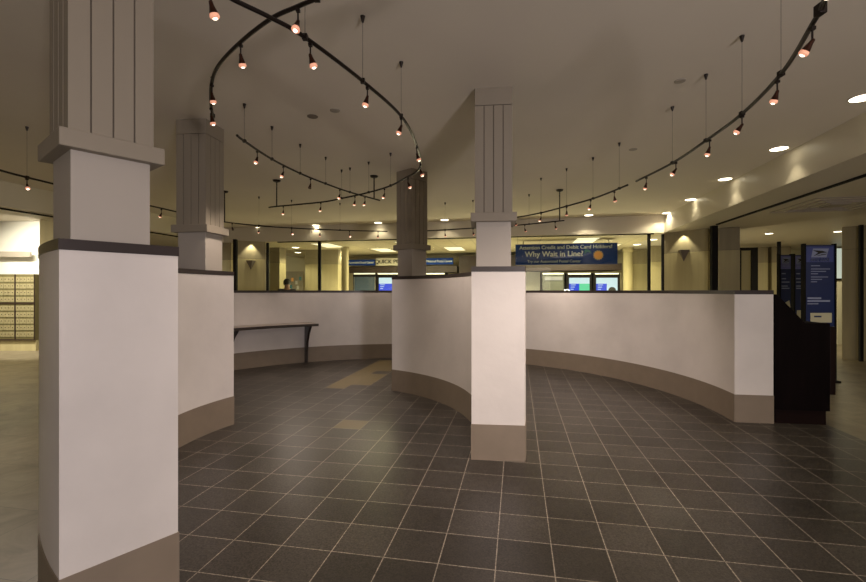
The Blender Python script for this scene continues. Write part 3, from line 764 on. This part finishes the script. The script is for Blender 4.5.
# ---------------------------------------------------------------- mailboxes at far left
ZM = 10.9
def bank(x, y, label):
    t = thing('mailbox_bank', label, 'mailboxes', (x, y, 0), -.0, 'mailbox banks on the left wall')
    pw, ph = .089, .163; w = 5*pw+.03
    z0 = hz(341, ZM); zt = hz(274.8, ZM)
    MB().box(-w/2, w/2, .03, .5, 0, z0).build('base_panel', M['stone'], t)
    MB().box(-w/2, w/2, .0, .5, z0, zt).build('cabinet', M['box'], t)
    b = MB(); b.box(-w/2, -w/2+.014, -.022, 0, z0, zt); b.box(w/2-.014, w/2, -.022, 0, z0, zt)
    zm = zt-.03-4*ph-.02; b.box(-w/2+.014, w/2-.014, -.022, 0, zm-.02, zm+.01); b.box(-w/2+.014, w/2-.014, -.022, 0, z0, z0+.03)
    b.build('dark_frame', M['brown'], t)
    door = None
    for r in range(9):
        zc = zt-.03-(r+.5)*ph if r < 4 else zm-.03-(r-4+.5)*ph*.98
        for c in range(5):
            if door is None:
                door = MB().box(-pw/2+.006, pw/2-.006, -.014, -.001, -ph/2+.008, ph/2-.036).build('mailbox_door', M['boxdoor'], t); dd = door
                MB().box(-.010, .010, -.018, -.014, -.02, 0).build('lock', M['brown'], door)
            else:
                dd = door.copy(); COL.objects.link(dd); dd.parent = t
                for ch in door.children: c2_ = ch.copy(); COL.objects.link(c2_); c2_.parent = dd
            dd.location = (-w/2+.015+(c+.5)*pw, 0, zc)
    return t
x35, _ = ray(35, ZM); wbk = 5*.089+.03
for k in range(3):
    bank(x35-wbk*(k+.5), ZM, ('bank of small brass mailboxes next to the foreground wall', 'bank of small brass mailboxes at the left edge', 'bank of small brass mailboxes beyond the left edge')[k])
# white wall above and behind the mailboxes
x, y = ray(30, ZM+.55)
o = MB().box(-3.2, .55, 0, .1, 0, HC).build('wall_mailbox', M['white']); o.location = (x, y, 0); struct(o)
o = MB().box(-1.2, .0, 0, .05, hz(256.5, ZM), hz(251, ZM)).build('sign_rail', M['plate']); o.location = (*ray(30, ZM+.3), 0)
tag(o, 'long grey rail across the bright wall above the mailboxes', 'rail')
for k in range(3):
    lx, ly = ray(12-k*26, 9.3)
    t = thing('linear_light', ('light strip over the mailboxes, nearest the foreground wall', 'light strip over the mailboxes at the left edge', 'light strip over the mailboxes beyond the left edge')[k], 'ceiling light', (lx, ly, HC), 0, 'light strips over the mailboxes')
    MB().box(-.22, .22, -.06, .06, -.04, 0).build('housing', M['trimring'], t)
    MB().box(-.20, .20, -.05, .05, -.045, -.04).build('diffuser', M['troffer'], t)
    light('strip_glow', 'SPOT', (lx, ly, HC-.08), 320, (1, .93, .75), None, .08, Vector((0, 0, -1)).rotation_difference(Vector((0, 1.15, -1))), math.radians(105), .5)

# ---------------------------------------------------------------- the person beyond the glass
def person():
    x, y = ray(287, 13.0)
    hgt = hz(279.6, 13.0)
    t = thing('person', 'person with short black hair in a dark coat standing behind the glass', 'person', (x, y, 0), math.radians(20))
    k = hgt/1.78
    J = {'pel': (0, 0, .95), 'spine': (0, 0, 1.15), 'chest': (0, .01, 1.36), 'neck': (0, 0, 1.50), 'head0': (0, -.01, 1.60), 'head1': (0, -.02, 1.70),
         'sl': (-.19, 0, 1.43), 'el': (-.24, .02, 1.14), 'wl': (-.24, -.06, .90), 'hl': (-.24, -.08, .82),
         'sr': (.19, 0, 1.43), 'er': (.24, .02, 1.14), 'wr': (.24, -.06, .90), 'hr': (.24, -.08, .82),
         'pl': (-.10, 0, .90), 'kl': (-.11, -.01, .50), 'al': (-.11, .02, .08), 'tl': (-.12, -.14, .03),
         'pr': (.10, 0, .90), 'kr': (.11, -.01, .50), 'ar': (.11, .02, .08), 'tr': (.12, -.14, .03)}
    R = {'pel': .14, 'spine': .13, 'chest': .15, 'neck': .055, 'head0': .085, 'head1': .095, 'sl': .07, 'sr': .07, 'el': .05, 'er': .05, 'wl': .03, 'wr': .03, 'hl': .035, 'hr': .035,
         'pl': .09, 'pr': .09, 'kl': .06, 'kr': .06, 'al': .04, 'ar': .04, 'tl': .03, 'tr': .03}
    E = [('pel', 'spine'), ('spine', 'chest'), ('chest', 'neck'), ('neck', 'head0'), ('head0', 'head1'), ('chest', 'sl'), ('sl', 'el'), ('el', 'wl'), ('wl', 'hl'), ('chest', 'sr'), ('sr', 'er'), ('er', 'wr'), ('wr', 'hr'),
         ('pel', 'pl'), ('pl', 'kl'), ('kl', 'al'), ('al', 'tl'), ('pel', 'pr'), ('pr', 'kr'), ('kr', 'ar'), ('ar', 'tr')]
    def skin(name, keys, edges, rad, m, root, grow=0):
        me = bpy.data.meshes.new(name); idx = {q: i for i, q in enumerate(keys)}
        me.from_pydata([tuple(c*k for c in J[q]) for q in keys], [(idx[a], idx[b]) for a, b in edges], [])
        o = bpy.data.objects.new(name, me); COL.objects.link(o); o.parent = t; me.materials.append(m)
        o.modifiers.new('skin', 'SKIN'); sb = o.modifiers.new('sub', 'SUBSURF'); sb.levels = 2; sb.render_levels = 2
        bpy.context.view_layer.objects.active = o
        if not me.skin_vertices: me.attributes  # created with the modifier below when absent
        if not me.skin_vertices:
            o.select_set(True); bpy.ops.mesh.customdata_skin_add()
        for q in keys:
            s_ = me.skin_vertices[0].data[idx[q]]; s_.radius = (rad[q]*k+grow, rad[q]*k*(.8 if q in ('chest', 'spine', 'pel') else 1)+grow); s_.use_root = (q == root)
        return o
    keys = list(J); skin('body', keys, E, R, M['skin'], 'pel')
    ck = [q for q in keys if q not in ('head0', 'head1', 'hl', 'hr', 'neck', 'tl', 'tr', 'kl', 'kr', 'al', 'ar', 'pl', 'pr')]
    skin('coat', ck+['kl', 'kr', 'pl', 'pr', 'al', 'ar'], [e for e in E if all(q in ck+['kl', 'kr', 'pl', 'pr', 'al', 'ar'] for q in e)], R, M['coat'], 'pel', .032)
    b = MB(); bmesh.ops.create_uvsphere(b.bm, u_segments=20, v_segments=12, radius=1)
    for v in list(b.bm.verts):
        if v.co.z < -.55: b.bm.verts.remove(v)
    for v in b.bm.verts: v.co = Vector((v.co.x*.103*k, v.co.y*.115*k+.012, v.co.z*.125*k+1.675*k))
    hr = b.build('hair', M['hair'], t, smooth=True)
    return t
person()

# ---------------------------------------------------------------- low lamp and added fill behind the viewer, lobby fill
light('work_lamp', 'SPOT', (2.2, -2.6, 1.25), 600, (1, .90, .90), None, .28, Vector((0, 0, -1)).rotation_difference(Vector((-.30, .85, .38)).normalized()), math.radians(165), .9)
light('fill_behind', 'AREA', (*W(0, VF+1), 1.7), 50, (1, .88, .76), None, 4, Vector((0, 0, -1)).rotation_difference(Vector((.0, 1, .15)).normalized()), sy=2.4)  # unseen area fill, added to brighten everything softly
for u in (-5.2, -1.0, 3.0):
    light('lobby_ceiling_fill', 'POINT', (*W(u, 13.4), .95), 130, (1, .88, .56), None, .3)  # hidden point fills, added to brighten the lobby ceiling
for (u, v, p_) in ((-3.5, 13.9, 170), (1.2, 13.9, 170)):
    x, y = W(u, v); light('lobby_light', 'AREA', (x, y, HL-.03), p_, (1, .88, .55), None, 2.5, None, sy=1.2)
for (u, v, p_) in ((-10.5, 5.5, 150), (7.0, 4.2, 110), (8.0, 12.5, 70)):
    x, y = W(u, v); light('side_lobby_fill', 'AREA', (x, y, (HL if u > 0 else HC)-.03), p_, (1, .88, .58), None, 1.5, None, sy=1.5)  # unseen overhead fills, added to brighten the side lobbies and banners

wd = bpy.data.worlds.new('world'); S.world = wd; wd.use_nodes = True
wd.node_tree.nodes['Background'].inputs[0].default_value = (.9, .8, .65, 1); wd.node_tree.nodes['Background'].inputs[1].default_value = .02

# ---------------------------------------------------------------- camera
cd = bpy.data.cameras.new('camera'); cam = bpy.data.objects.new('camera', cd); COL.objects.link(cam)
cd.sensor_width = 36; cd.lens = F/866*36; cam.location = (0, 0, EYE); cam.rotation_euler = (PI/2, 0, 0)
cd.shift_y = -.3/866; cd.clip_start = .05
S.camera = cam
S.view_settings.view_transform = 'Standard'; S.view_settings.look = 'None'; S.view_settings.gamma = 1; S.view_settings.use_curve_mapping = False
S.view_settings.exposure = 0.0
